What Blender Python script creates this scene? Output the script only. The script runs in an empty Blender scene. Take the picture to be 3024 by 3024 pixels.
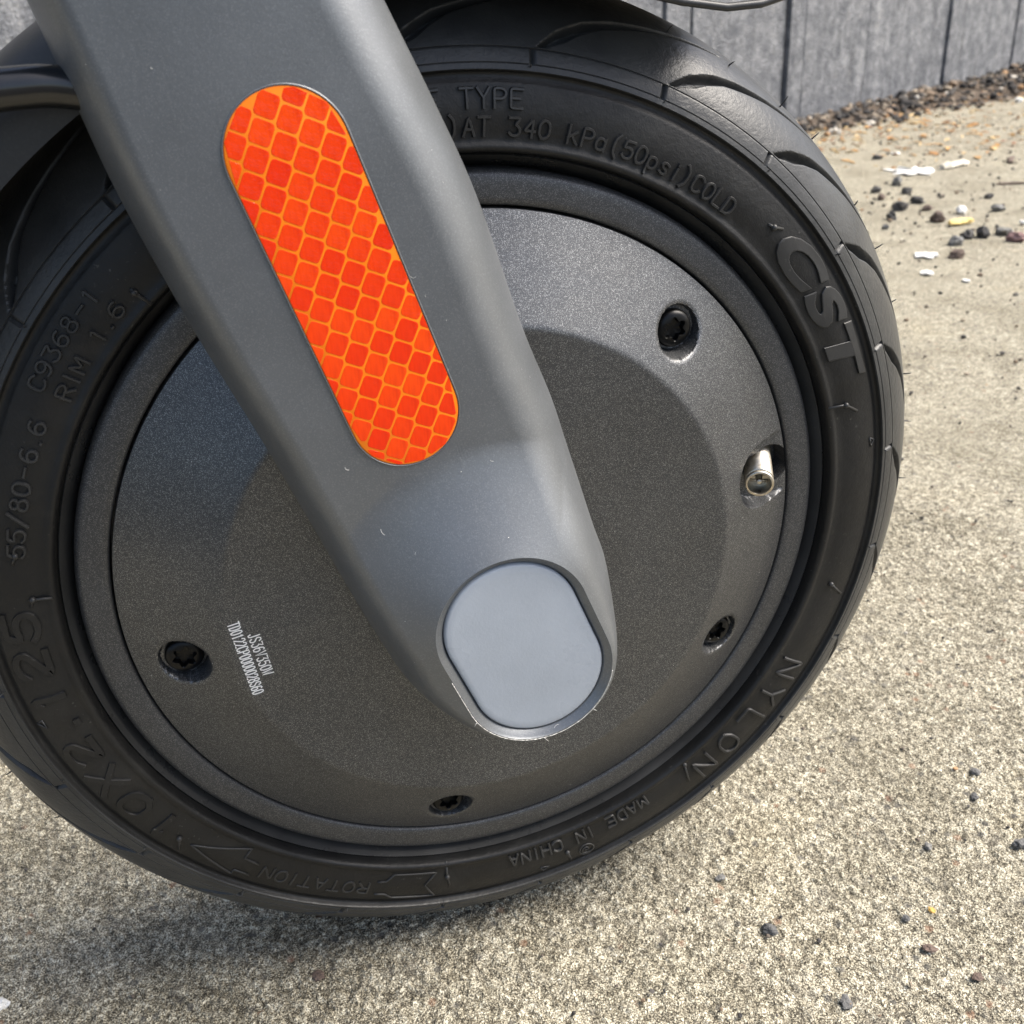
import bpy, math, random
import numpy as np
from mathutils import Matrix, Vector, noise as mnoise
from mathutils.bvhtree import BVHTree

random.seed(7)
rng = np.random.default_rng(7)
sc = bpy.context.scene
col = sc.collection
rad = math.radians

# ------------------------------------------------------------------ camera
AX = 0.127                                   # height of the wheel axle above the ground
cd = bpy.data.cameras.new('camera'); cam = bpy.data.objects.new('camera', cd); col.objects.link(cam)
CR = ((0.95868186, -0.27956031, -0.05267942), (-0.17385879, -0.42918915, -0.88632376), (0.22517151, 0.85886129, -0.46005987))
CC = Vector((-0.04593131, -0.23315938, 0.12364041 + AX))
FPX = 3030.67
m = Matrix.Identity(4)
for i in range(3):
    m[i][0] = CR[0][i]; m[i][1] = -CR[1][i]; m[i][2] = -CR[2][i]; m[i][3] = CC[i]
cam.matrix_world = m
cd.sensor_width = 36.0; cd.lens = 36.0 * FPX / 3024.0
cd.clip_start = 0.01; cd.clip_end = 300
cd.dof.use_dof = True; cd.dof.focus_distance = 0.235; cd.dof.aperture_fstop = 38
sc.camera = cam

# ------------------------------------------------------------------ sky, sun, exposure
SUN_EL, SUN_AZ = 51.0, -10.0                  # azimuth from +X towards +Y
w = bpy.data.worlds.new('World'); sc.world = w; w.use_nodes = True
nt = w.node_tree; nt.nodes.clear()
sky = nt.nodes.new('ShaderNodeTexSky'); sky.sky_type = 'NISHITA'; sky.sun_disc = False
sky.sun_elevation = rad(SUN_EL); sky.sun_rotation = rad(90.0 - SUN_AZ)
sky.air_density = 1.0; sky.dust_density = 4.0; sky.ozone_density = 1.0
bg = nt.nodes.new('ShaderNodeBackground'); bg.inputs['Strength'].default_value = 0.15
wo = nt.nodes.new('ShaderNodeOutputWorld')
nt.links.new(sky.outputs[0], bg.inputs[0]); nt.links.new(bg.outputs[0], wo.inputs[0])
sd = bpy.data.lights.new('sun', 'SUN'); sd.energy = 3.9; sd.angle = rad(42.0); sd.color = (1.0, 0.95, 0.87)
sun = bpy.data.objects.new('sun', sd); col.objects.link(sun)
sdir = Vector((math.cos(rad(SUN_EL)) * math.cos(rad(SUN_AZ)), math.cos(rad(SUN_EL)) * math.sin(rad(SUN_AZ)), math.sin(rad(SUN_EL))))
sun.rotation_euler = sdir.to_track_quat('Z', 'Y').to_euler()
sc.view_settings.view_transform = 'Standard'; sc.view_settings.look = 'None'
sc.view_settings.exposure = 0.84; sc.view_settings.gamma = 1.0
sc.view_settings.use_curve_mapping = False
sc.render.engine = 'CYCLES'
sc.cycles.max_bounces = 4; sc.cycles.diffuse_bounces = 2; sc.cycles.glossy_bounces = 2; sc.cycles.transmission_bounces = 2

# ------------------------------------------------------------------ helpers
def pix_ground(x, y, z=0.0):
    a, b = (x - 1512) / FPX, (y - 1512) / FPX
    d = Vector([CR[0][i] * a + CR[1][i] * b + CR[2][i] for i in range(3)])
    t = (z - CC.z) / d.z
    return CC + d * t, t
def link(o, parent=None):
    col.objects.link(o)
    if parent is not None: o.parent = parent
    return o
def mesh_obj(name, V, F, mat, parent=None, smooth=True, sharp=None):
    me = bpy.data.meshes.new(name)
    me.from_pydata([tuple(map(float, v)) for v in V] if not isinstance(V, np.ndarray) else V.tolist(), [], F if not isinstance(F, np.ndarray) else F.tolist())
    return finish(me, name, mat, parent, smooth, sharp)
def grid_mesh(name, P, mat, parent=None, close_u=False, close_v=False, flip=False, smooth=True, sharp=None):
    """P: (nu, nv, 3) array of points -> quad mesh"""
    nu, nv = P.shape[:2]
    iu = np.arange(nu if close_u else nu - 1); iv = np.arange(nv if close_v else nv - 1)
    U, Vv = np.meshgrid(iu, iv, indexing='ij')
    a = U * nv + Vv; b = ((U + 1) % nu) * nv + Vv; c = ((U + 1) % nu) * nv + (Vv + 1) % nv; d = U * nv + (Vv + 1) % nv
    Q = np.stack([a, d, c, b] if flip else [a, b, c, d], -1).reshape(-1, 4).astype(np.int32)
    me = bpy.data.meshes.new(name)
    me.vertices.add(nu * nv); me.vertices.foreach_set('co', P.astype(np.float32).ravel())
    me.loops.add(Q.size); me.loops.foreach_set('vertex_index', Q.ravel())
    me.polygons.add(len(Q)); me.polygons.foreach_set('loop_start', np.arange(0, Q.size, 4, dtype=np.int32))
    me.update(calc_edges=True)
    return finish(me, name, mat, parent, smooth, sharp)
def finish(me, name, mat, parent, smooth, sharp=None):
    if mat is not None: me.materials.append(mat)
    if smooth: me.polygons.foreach_set('use_smooth', np.ones(len(me.polygons), dtype=bool))
    if sharp is not None: me.set_sharp_from_angle(angle=rad(sharp))
    me.update()
    return link(bpy.data.objects.new(name, me), parent)
def lathe(name, prof, mat, parent, n=360, smooth=True, sharp=35):
    """prof: list of (r, y); axis = wheel axle"""
    th = np.linspace(0, 2 * np.pi, n, endpoint=False)
    r = np.array([p[0] for p in prof]); y = np.array([p[1] for p in prof])
    P = np.stack([np.cos(th)[:, None] * r, np.broadcast_to(y, (n, len(r))), np.sin(th)[:, None] * r + AX], -1)
    return grid_mesh(name, P, mat, parent, close_u=True, smooth=smooth, sharp=sharp)
def pt(r, deg, y): return Vector((r * math.cos(rad(deg)), y, r * math.sin(rad(deg)) + AX))
def tube_geo(pts, radii, n=8, cap=True):
    pts = [Vector(p) for p in pts]; V = []; F = []
    for i, p in enumerate(pts):
        d = (pts[min(i + 1, len(pts) - 1)] - pts[max(i - 1, 0)]).normalized()
        a = d.cross(Vector((0.3, -0.9, 0.31)) if abs(d.y) < 0.8 else Vector((1, 0, 0))).normalized(); b = d.cross(a)
        rr = radii[i] if hasattr(radii, '__len__') else radii
        for k in range(n):
            t = 2 * math.pi * k / n
            V.append(p + (a * math.cos(t) + b * math.sin(t)) * rr)
    for i in range(len(pts) - 1):
        for k in range(n):
            F.append((i * n + k, i * n + (k + 1) % n, (i + 1) * n + (k + 1) % n, (i + 1) * n + k))
    if cap:
        F.append(tuple(range(n - 1, -1, -1))); F.append(tuple(range((len(pts) - 1) * n, len(pts) * n)))
    return V, F
def join_geo(parts):
    V, F = [], []
    for v, f in parts:
        k = len(V); V += list(v); F += [tuple(i + k for i in q) for q in f]
    return V, F
def tag(o, label=None, cat=None, group=None, kind=None):
    if label: o['label'] = label
    if cat: o['category'] = cat
    if group: o['group'] = group
    if kind: o['kind'] = kind
    return o
def catmull(P, n):
    P = np.array(P, float); N = len(P); out = []
    for i in range(N):
        p0, p1, p2, p3 = P[i - 1], P[i], P[(i + 1) % N], P[(i + 2) % N]
        t = np.linspace(0, 1, 24, endpoint=False)[:, None]
        out.append(0.5 * (2 * p1 + (p2 - p0) * t + (2 * p0 - 5 * p1 + 4 * p2 - p3) * t ** 2 + (3 * p1 - p0 - 3 * p2 + p3) * t ** 3))
    Q = np.concatenate(out); d = np.r_[0, np.cumsum(np.linalg.norm(np.diff(np.r_[Q, Q[:1]], axis=0), axis=1))]
    s = np.linspace(0, d[-1], n, endpoint=False); Qc = np.r_[Q, Q[:1]]
    return np.stack([np.interp(s, d, Qc[:, 0]), np.interp(s, d, Qc[:, 1])], 1)
def sstep(x, a, b):
    t = np.clip((x - a) / (b - a), 0, 1); return t * t * (3 - 2 * t)

# ------------------------------------------------------------------ material helpers
class Mat:
    def __init__(s, name):
        s.m = bpy.data.materials.new(name); s.m.use_nodes = True
        s.nt = s.m.node_tree; s.b = s.nt.nodes['Principled BSDF']; s.co = s.nt.nodes.new('ShaderNodeTexCoord').outputs['Object']
    def set(s, **k):
        for a, v in k.items(): s.b.inputs[a.replace('_', ' ')].default_value = v
        return s
    def n(s, t): return s.nt.nodes.new(t)
    def l(s, a, b): s.nt.links.new(a, b)
    def noise(s, scale, detail=3, rough=0.55, co=None, dist=0):
        q = s.n('ShaderNodeTexNoise'); q.inputs['Scale'].default_value = scale; q.inputs['Detail'].default_value = detail
        q.inputs['Roughness'].default_value = rough; q.inputs['Distortion'].default_value = dist
        s.l(co or s.co, q.inputs['Vector']); return q.outputs['Fac']
    def voro(s, scale, feature='F1', out='Color', co=None):
        q = s.n('ShaderNodeTexVoronoi'); q.feature = feature; q.inputs['Scale'].default_value = scale
        s.l(co or s.co, q.inputs['Vector']); return q.outputs[out]
    def ramp(s, fac, stops, interp='LINEAR'):
        q = s.n('ShaderNodeValToRGB'); q.color_ramp.interpolation = interp; e = q.color_ramp.elements
        while len(e) < len(stops): e.new(0.5)
        for k, (p, c) in enumerate(stops):
            e[k].position = p; e[k].color = (c, c, c, 1) if not hasattr(c, '__len__') else (*c, 1)
        s.l(fac, q.inputs[0]); return q.outputs[0]
    def mix(s, fac, a, b, mode='MIX'):
        q = s.n('ShaderNodeMix'); q.data_type = 'RGBA'; q.blend_type = mode
        for sock, v in ((q.inputs[0], fac), (q.inputs[6], a), (q.inputs[7], b)):
            if hasattr(v, 'is_output'): s.l(v, sock)
            else: sock.default_value = v if not hasattr(v, '__len__') else (*v, 1)
        return q.outputs[2]
    def math(s, op, a, b=0.0):
        q = s.n('ShaderNodeMath'); q.operation = op
        for sock, v in ((q.inputs[0], a), (q.inputs[1], b)):
            if hasattr(v, 'is_output'): s.l(v, sock)
            else: sock.default_value = v
        return q.outputs[0]
    def bump(s, h, strength, dist, normal=None):
        q = s.n('ShaderNodeBump'); q.inputs['Strength'].default_value = strength; q.inputs['Distance'].default_value = dist
        s.l(h, q.inputs['Height'])
        if normal is not None: s.l(normal, q.inputs['Normal'])
        return q.outputs[0]
    def scaled(s, v):
        q = s.n('ShaderNodeMapping'); q.inputs['Scale'].default_value = v; s.l(s.co, q.inputs['Vector']); return q.outputs[0]
    def to(s, **k):
        for a, v in k.items(): s.l(v, s.b.inputs[a.replace('_', ' ')])
        return s

def rubber(name, base=0.020, rough=0.5, grain=1.0, tread=False):
    M = Mat(name)
    c = M.ramp(M.noise(38, 5, 0.6), [(0.35, (base * .85, base * .85, base * .83)), (0.7, (base * 1.5, base * 1.5, base * 1.47))])
    dust = M.ramp(M.noise(900, 2, 0.6), [(0.66, 0.0), (0.74, 1.0)])
    patch = M.ramp(M.noise(60, 3, 0.6), [(0.42, 0.0), (0.72, 0.75)])
    c = M.mix(M.ramp(M.noise(26, 4, 0.7, dist=1.2), [(0.50, 0.0), (0.75, 0.22)]), c, (0.060, 0.058, 0.054))
    c = M.mix(M.math('MULTIPLY', dust, patch), c, (0.11, 0.105, 0.095))
    r = M.ramp(M.noise(90, 4, 0.6), [(0.3, rough - 0.07), (0.75, rough + 0.12)])
    b = M.bump(M.noise(2600, 2, 0.6), 0.25 * grain, 0.0002)
    b = M.bump(M.noise(160, 3, 0.5), 0.25, 0.0004, b)
    if tread:      # the tread band is a paler, matter rubber than the sidewall
        sx = M.n('ShaderNodeSeparateXYZ'); M.l(M.co, sx.inputs[0])
        zz = M.math('SUBTRACT', sx.outputs[2], AX); rr_ = M.math('SQRT', M.math('ADD', M.math('MULTIPLY', sx.outputs[0], sx.outputs[0]), M.math('MULTIPLY', zz, zz)))
        f = M.math('GREATER_THAN', rr_, 0.1088)
        tc = M.ramp(M.noise(55, 4, 0.6), [(0.3, (0.024, 0.025, 0.026)), (0.75, (0.052, 0.053, 0.052))])
        c = M.mix(f, c, tc); r = M.mix(f, r, (0.35, 0.35, 0.35)); b = M.bump(M.noise(620, 3, 0.6), 0.22, 0.0006, b)
    M.to(Base_Color=c, Roughness=r, Normal=b); M.set(Specular_IOR_Level=0.34)
    return M.m
M_tyre = rubber('tyre_rubber', 0.009, 0.46, 1.0, True)
M_bead = rubber('bead_rubber', 0.034, 0.30, 0.4)
M_letter = rubber('lettering_rubber', 0.030, 0.36, 0.5)
M_cable = Mat('cable_sheath').set(Base_Color=(0.006, 0.006, 0.006, 1), Roughness=0.22, Specular_IOR_Level=0.5, Coat_Weight=0.3, Coat_Roughness=0.12).m

def paint(name, base, rough, flake, metallic=0.0, fl_amt=0.5, fl_scale=4200.0, spec=0.5):
    M = Mat(name)
    v = M.voro(fl_scale); sep = M.n('ShaderNodeSeparateColor'); M.l(v, sep.inputs[0])
    fl = M.ramp(sep.outputs[0], [(0.72, 0.0), (0.99, 1.0)])
    soft = M.noise(46, 4, 0.6)
    bc = M.ramp(soft, [(0.3, tuple(x * .92 for x in base)), (0.75, tuple(x * 1.1 for x in base))])
    c = M.mix(M.math('MULTIPLY', fl, fl_amt), bc, flake)
    smear = M.ramp(M.noise(30, 4, 0.65, dist=0.4), [(0.35, rough - 0.08), (0.7, rough + 0.08)])
    h = M.bump(sep.outputs[1], 0.35 * fl_amt, 0.00012)
    h = M.bump(M.noise(1500, 2, 0.5), 0.12, 0.0002, h)
    M.to(Base_Color=c, Roughness=smear, Normal=h); M.set(Metallic=metallic, Specular_IOR_Level=spec)
    return M.m
M_fork = paint('fork_paint', (0.150, 0.159, 0.167), 0.40, (0.27, 0.28, 0.29), 0.50, 0.35, 5200)
M_hub = paint('hub_paint', (0.076, 0.078, 0.081), 0.40, (0.90, 0.90, 0.88), 0.70, 0.27, 8500)
M_rim = paint('rim_paint', (0.060, 0.061, 0.063), 0.47, (0.5, 0.5, 0.49), 0.55, 0.28, 7500)
M_cap = paint('cap_plastic', (0.34, 0.375, 0.42), 0.33, (0.40, 0.42, 0.45), 0.0, 0.15, 2500)
M_mud = paint('mudguard_plastic', (0.022, 0.023, 0.024), 0.46, (0.05, 0.05, 0.05), 0.0, 0.2, 2500)
M_gap = Mat('dark_gap').set(Base_Color=(0.004, 0.004, 0.004, 1), Roughness=0.8).m
M_screw = Mat('black_steel').set(Base_Color=(0.012, 0.012, 0.012, 1), Metallic=0.7, Roughness=0.32).m
M_print = Mat('white_print').set(Base_Color=(0.88, 0.87, 0.84, 1), Roughness=0.6).m
M_lint = Mat('lint').set(Base_Color=(0.75, 0.74, 0.7, 1), Roughness=0.9).m
Mx = Mat('valve_nickel')
Mx.to(Base_Color=Mx.ramp(Mx.noise(500, 4, 0.7), [(0.35, (0.46, 0.40, 0.31)), (0.58, (0.60, 0.56, 0.48)), (0.78, (0.28, 0.18, 0.10))]), Roughness=Mx.ramp(Mx.noise(700, 3), [(0.3, 0.25), (0.7, 0.5)]))
Mx.set(Metallic=1.0); M_valve = Mx.m
Mx = Mat('reflector_orange'); Mx.set(Base_Color=(1.0, 0.23, 0.006, 1), Roughness=0.4, Specular_IOR_Level=0.25, Coat_Weight=0.12, Coat_Roughness=0.1); M_reforange = Mx.m
Mx = Mat('reflector_red')
oi = Mx.n('ShaderNodeObjectInfo')
cc = Mx.mix(oi.outputs['Random'], (0.88, 0.033, 0.001), (1.0, 0.078, 0.002))
cc = Mx.mix(Mx.ramp(Mx.noise(1100, 2, 0.5, co=Mx.scaled((1, 1, 0.15))), [(0.4, 0.0), (0.7, 0.45)]), cc, (0.66, 0.018, 0.001))
wr = Mx.bump(Mx.noise(95, 4, 0.65, dist=1.5), 0.55, 0.0022)
Mx.to(Base_Color=cc, Normal=Mx.bump(Mx.noise(180, 3, 0.6), 0.10, 0.0005), Coat_Normal=wr); Mx.set(Roughness=0.45, Specular_IOR_Level=0.1, Coat_Weight=0.45, Coat_Roughness=0.10); M_refred = Mx.m

# ------------------------------------------------------------------ ground
def worley(x, y, cell, seed):
    """nearest jittered cell centre: returns F1 (in cells) and a random value of that cell"""
    gx, gy = x / cell, y / cell
    ix, iy = np.floor(gx).astype(np.int64), np.floor(gy).astype(np.int64)
    best = np.full(x.shape, 9.0); val = np.zeros(x.shape)
    for dx in (-1, 0, 1):
        for dy in (-1, 0, 1):
            cx, cy = ix + dx, iy + dy
            h = (cx * 73856093) ^ (cy * 19349663) ^ (seed * 83492791)
            h = (h ^ (h >> 13)) * 1274126177; h = h ^ (h >> 16)
            r1 = (h & 1023) / 1023.0; r2 = ((h >> 10) & 1023) / 1023.0; r3 = ((h >> 20) & 1023) / 1023.0
            d = np.hypot(cx + 0.1 + 0.8 * r1 - gx, cy + 0.1 + 0.8 * r2 - gy)
            k = d < best; best = np.where(k, d, best); val = np.where(k, r3, val)
    return best, val
def axis_coords(a, b, step, lo, hi, g):
    c = list(np.arange(a, b, step)); s = step; x = c[-1]
    while x < hi: s *= g; x += s; c.append(x)
    s = step; x = a; left = []
    while x > lo: s *= g; x -= s; left.append(x)
    return np.array(left[::-1] + c)
gx = axis_coords(-0.165, 0.27, 0.00056, -60, 60, 1.032); gy = axis_coords(-0.105, 0.15, 0.00056, -60, 60, 1.036)
GX, GY = np.meshgrid(gx, gy, indexing='ij')
sp = np.maximum(np.gradient(gx)[:, None] * np.ones_like(GY), np.gradient(gy)[None, :] * np.ones_like(GX))
near = (np.abs(GX) < 8) & (np.abs(GY) < 8)
f1, v1 = worley(GX + 0.0003 * np.sin(GY * 2100), GY + 0.0003 * np.sin(GX * 1900), 0.00155, 1)
f2, v2 = worley(GX, GY, 0.0046, 2)
f3, v3 = worley(GX, GY, 0.022, 3)
att1 = sstep(-sp, -0.0022, -0.0009); att2 = sstep(-sp, -0.006, -0.0018)
Z = att1 * ((1 - np.clip(f1, 0, 1) ** 2) * (0.0003 + 0.00095 * v1) - 0.0006) + att2 * ((1 - np.clip(f2, 0, 1)) * 0.0005 * v2 - 0.00025)
Z += np.where(near, 0.0012 * np.sin(GX * 9 + 1) * np.sin(GY * 7) - 0.0005 * f3 * (v3 - 0.3), 0)
Z -= 0.0003
Z = np.where(np.hypot(GX, GY / 0.5) < 0.03, np.minimum(Z, -0.0002), Z)
M = Mat('sandy_concrete')
att = M.n('ShaderNodeAttribute'); att.attribute_name = 'grain'
n1 = M.ramp(M.noise(2100, 2, 0.7), [(0.38, 0.0), (0.62, 1.0)])
n2 = M.ramp(M.noise(560, 2, 0.6), [(0.36, 0.0), (0.64, 1.0)])
n3 = M.ramp(M.noise(210, 3, 0.7), [(0.38, 0.0), (0.62, 1.0)])
mixv = M.math('ADD', M.math('ADD', M.math('MULTIPLY', n1, 0.50), M.math('MULTIPLY', n3, 0.11)), M.math('ADD', M.math('MULTIPLY', n2, 0.19), M.math('MULTIPLY', att.outputs['Fac'], 0.20)))
g = M.ramp(mixv, [(0.20, (0.046, 0.040, 0.029)), (0.36, (0.128, 0.112, 0.080)), (0.50, (0.262, 0.236, 0.175)), (0.66, (0.50, 0.462, 0.355)), (0.84, (0.82, 0.78, 0.64))])
med = M.voro(300); ms = M.n('ShaderNodeSeparateColor'); M.l(med, ms.inputs[0])
soft = M.ramp(M.voro(300, out='Distance'), [(0.25, 1.0), (0.48, 0.0)])
spot = M.math('MULTIPLY', M.ramp(ms.outputs[1], [(0.0, 0.7), (0.07, 0.0)], 'CONSTANT'), soft); g = M.mix(spot, g, (0.080, 0.078, 0.074))
spot = M.math('MULTIPLY', M.ramp(ms.outputs[0], [(0.0, 0.6), (0.018, 0.0)], 'CONSTANT'), soft); g = M.mix(spot, g, (0.23, 0.125, 0.075))
big = M.ramp(M.noise(16, 3, 0.62), [(0.32, (0.74, 0.73, 0.70)), (0.55, (1, 1, 1)), (0.75, (1.0, 0.98, 0.93))])
g = M.mix(1.0, g, big, 'MULTIPLY')
stain = M.ramp(M.noise(90, 3, 0.65), [(0.56, 0.0), (0.72, 0.5)])
g = M.mix(stain, g, (0.14, 0.13, 0.11))
b = M.bump(M.noise(1300, 2, 0.65), 1.0, 0.0013)
b = M.bump(M.noise(240, 2, 0.6), 0.28, 0.0025, b)
M.to(Base_Color=g, Normal=b); M.set(Roughness=0.8, Specular_IOR_Level=0.3)
pav = grid_mesh('pavement', np.stack([GX, GY, Z], -1), M.m)
gr_ = pav.data.attributes.new('grain', 'FLOAT', 'POINT')
gr_.data.foreach_set('value', (0.5 + att1 * ((0.25 * v2 + 0.75 * v1) * (1.1 - 0.45 * np.clip(f1, 0, 1)) - 0.5)).astype(np.float32).ravel())
tag(pav, kind='structure')

# dark ground added unseen on the viewer's side, cuts bounced light on the scooter
M = Mat('added_asphalt')
M.to(Base_Color=M.ramp(M.noise(300, 4, 0.7), [(0.3, (0.035, 0.036, 0.037)), (0.7, (0.075, 0.075, 0.074))]), Normal=M.bump(M.noise(220, 3, 0.6), 0.8, 0.004)); M.set(Roughness=0.85)
V = [(-60, -60, .005), (60, -60, .005), (60, -.42, .005), (-60, -.42, .005), (-60, -.42, -.004), (60, -.42, -.004)]
tag(mesh_obj('added_road', V, [(0, 1, 2, 3), (3, 2, 5, 4)], M.m, smooth=False), kind='structure')

# ------------------------------------------------------------------ timber fence
F0 = np.array([0.978, 1.465]); ft = np.array([math.cos(rad(24)), math.sin(rad(24))]); fn = np.array([ft[1], -ft[0]])
M = Mat('grey_painted_timber')
oi = M.n('ShaderNodeObjectInfo')
grainc = M.scaled((9, 9, 0.9))
base = M.ramp(M.noise(5, 5, 0.65, co=grainc), [(0.28, (0.128, 0.136, 0.150)), (0.5, (0.195, 0.204, 0.220)), (0.75, (0.265, 0.273, 0.288))])
base = M.mix(M.math('MULTIPLY', oi.outputs['Random'], 0.45), base, (0.165, 0.173, 0.188))
wear = M.ramp(M.noise(55, 4, 0.75), [(0.60, 0.0), (0.70, 0.7)])
base = M.mix(wear, base, (0.34, 0.34, 0.33))
mot = M.ramp(M.noise(42, 5, 0.8), [(0.36, (0.58, 0.60, 0.64)), (0.5, (1.0, 1.0, 1.0)), (0.64, (1.65, 1.62, 1.58))])
base = M.mix(1.0, base, mot, 'MULTIPLY')
dark = M.ramp(M.noise(14, 4, 0.75, co=M.scaled((6, 6, 0.35))), [(0.60, 0.0), (0.70, 0.75)])
base = M.mix(dark, base, (0.045, 0.045, 0.05))
b = M.bump(M.noise(60, 5, 0.7, co=M.scaled((4, 4, 0.5))), 0.9, 0.006); b = M.bump(M.noise(260, 3, 0.65), 0.9, 0.004, b)
M.to(Base_Color=base, Normal=b); M.set(Roughness=0.62); M_fence = M.m
fence = link(bpy.data.objects.new('timber_fence', None)); fence.location = (F0[0], F0[1], 0)
tag(fence, 'grey painted timber fence of upright boards behind the wheel', 'fence')
edges = [-4.2]
while edges[-1] < -1.6: edges.append(edges[-1] + 0.2)
edges += [-1.38, -1.12, -0.90, -0.70, -0.535, -0.375, -0.318, -0.267, -0.074, -0.032, 0.161, 0.436, 0.472, 0.716, 0.93, 1.17]
while edges[-1] < 6.5: edges.append(edges[-1] + random.choice((0.19, 0.22, 0.25)))
strips = {-0.074, 0.436, -0.318}
for k in range(len(edges) - 1):
    a, c = edges[k], edges[k + 1]
    gap = 0.0014 if random.random() < 0.6 else 0.0032
    off = 0.004 if a in strips else random.uniform(-0.003, 0.003)
    hw, dep, H = (c - a) / 2 - gap, 0.018, 1.5
    nz, nx_ = 16, 7
    ja = [mnoise.noise(Vector((a * 7, z * 2.1, 3))) * 0.0016 for z in range(nz)]
    V, F = [], []
    prof = [(-1, -1), (-1, .82), (-.97, 1), (0, 1), (.97, 1), (1, .82), (1, -1)]
    for i in range(nz):
        z = -0.02 + H * (i / (nz - 1)) ** 2.2
        for (u, dd) in prof:
            s = (a + c) / 2 + u * (hw + (ja[i] if abs(u) > .9 else 0)); o = off + dd * dep / 2
            q = (s * ft) + fn * (o - 0.009)
            V.append((q[0], q[1], z))
    n = len(prof)
    for i in range(nz - 1):
        for j in range(n - 1):
            F.append((i * n + j, i * n + j + 1, (i + 1) * n + j + 1, (i + 1) * n + j))
    F.append(tuple((nz - 1) * n + j for j in range(n)))
    mesh_obj('board', V, F, M_fence, fence, smooth=False)
# near-black full-height sheet behind the boards closes the gaps
V = []
for s in (-4.2, 6.6):
    for o in (-0.024, -0.040):
        q = s * ft + fn * o
        V += [(q[0], q[1], -0.02), (q[0], q[1], 1.48)]
mesh_obj('backing', V, [(0, 1, 5, 4), (2, 6, 7, 3), (1, 3, 7, 5), (0, 4, 6, 2), (0, 2, 3, 1), (4, 5, 7, 6)], M_gap, fence, smooth=False)

# ------------------------------------------------------------------ stones
def ico_base():
    t = (1 + 5 ** .5) / 2
    V = [Vector(v).normalized() for v in [(-1, t, 0), (1, t, 0), (-1, -t, 0), (1, -t, 0), (0, -1, t), (0, 1, t), (0, -1, -t), (0, 1, -t), (t, 0, -1), (t, 0, 1), (-t, 0, -1), (-t, 0, 1)]]
    F = [(0, 11, 5), (0, 5, 1), (0, 1, 7), (0, 7, 10), (0, 10, 11), (1, 5, 9), (5, 11, 4), (11, 10, 2), (10, 7, 6), (7, 1, 8), (3, 9, 4), (3, 4, 2), (3, 2, 6), (3, 6, 8), (3, 8, 9), (4, 9, 5), (2, 4, 11), (6, 2, 10), (8, 6, 7), (9, 8, 1)]
    return V, F
def ico(sub):
    V, F = ico_base()
    for _ in range(sub):
        cache = {}; G = []
        def mid(a, b):
            k = (min(a, b), max(a, b))
            if k not in cache: cache[k] = len(V); V.append(((V[a] + V[b]) / 2).normalized())
            return cache[k]
        for a, b, c in F:
            d, e, f = mid(a, b), mid(b, c), mid(c, a); G += [(a, d, f), (b, e, d), (c, f, e), (d, e, f)]
        F = G
    return V, F
ICO1, ICO2 = ico(1), ico(2)
def stone_geo(size, flat, seed, base=ICO1, rough=0.35, freq=1.6):
    V, F = base; out = []
    for v in V:
        k = 1 + rough * mnoise.noise(v * freq + Vector((seed * 3.1, seed * 1.7, seed))) + rough * .4 * mnoise.noise(v * 4.2 + Vector((seed, 9, seed * 2)))
        out.append(Vector((v.x * size[0] * k, v.y * size[1] * k, v.z * size[0] * flat * k)))
    return out, F
def stone_mat(name, a, b):
    M = Mat(name)
    c = M.ramp(M.noise(420, 4, 0.7), [(0.3, a), (0.7, b)])
    M.to(Base_Color=c, Normal=M.bump(M.noise(900, 3, 0.6), 0.8, 0.001)); M.set(Roughness=0.8); return M.m
SM = dict(slate=stone_mat('slate_stone', (0.055, 0.055, 0.056), (0.15, 0.148, 0.142)), dark=stone_mat('dark_stone', (0.025, 0.024, 0.024), (0.085, 0.08, 0.075)), grey=stone_mat('grey_stone', (0.10, 0.10, 0.095), (0.24, 0.235, 0.22)),
          brown=stone_mat('brown_stone', (0.06, 0.040, 0.032), (0.16, 0.115, 0.09)), red=stone_mat('red_stone', (0.13, 0.07, 0.065), (0.30, 0.19, 0.18)),
          white=stone_mat('white_stone', (0.6, 0.59, 0.55), (0.82, 0.82, 0.8)), ochre=stone_mat('ochre_chip', (0.45, 0.25, 0.06), (0.70, 0.45, 0.13)),
          yellow=stone_mat('yellow_stick', (0.72, 0.52, 0.17), (0.86, 0.68, 0.30)), cream=stone_mat('cream_stone', (0.45, 0.41, 0.33), (0.7, 0.66, 0.56)))
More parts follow.
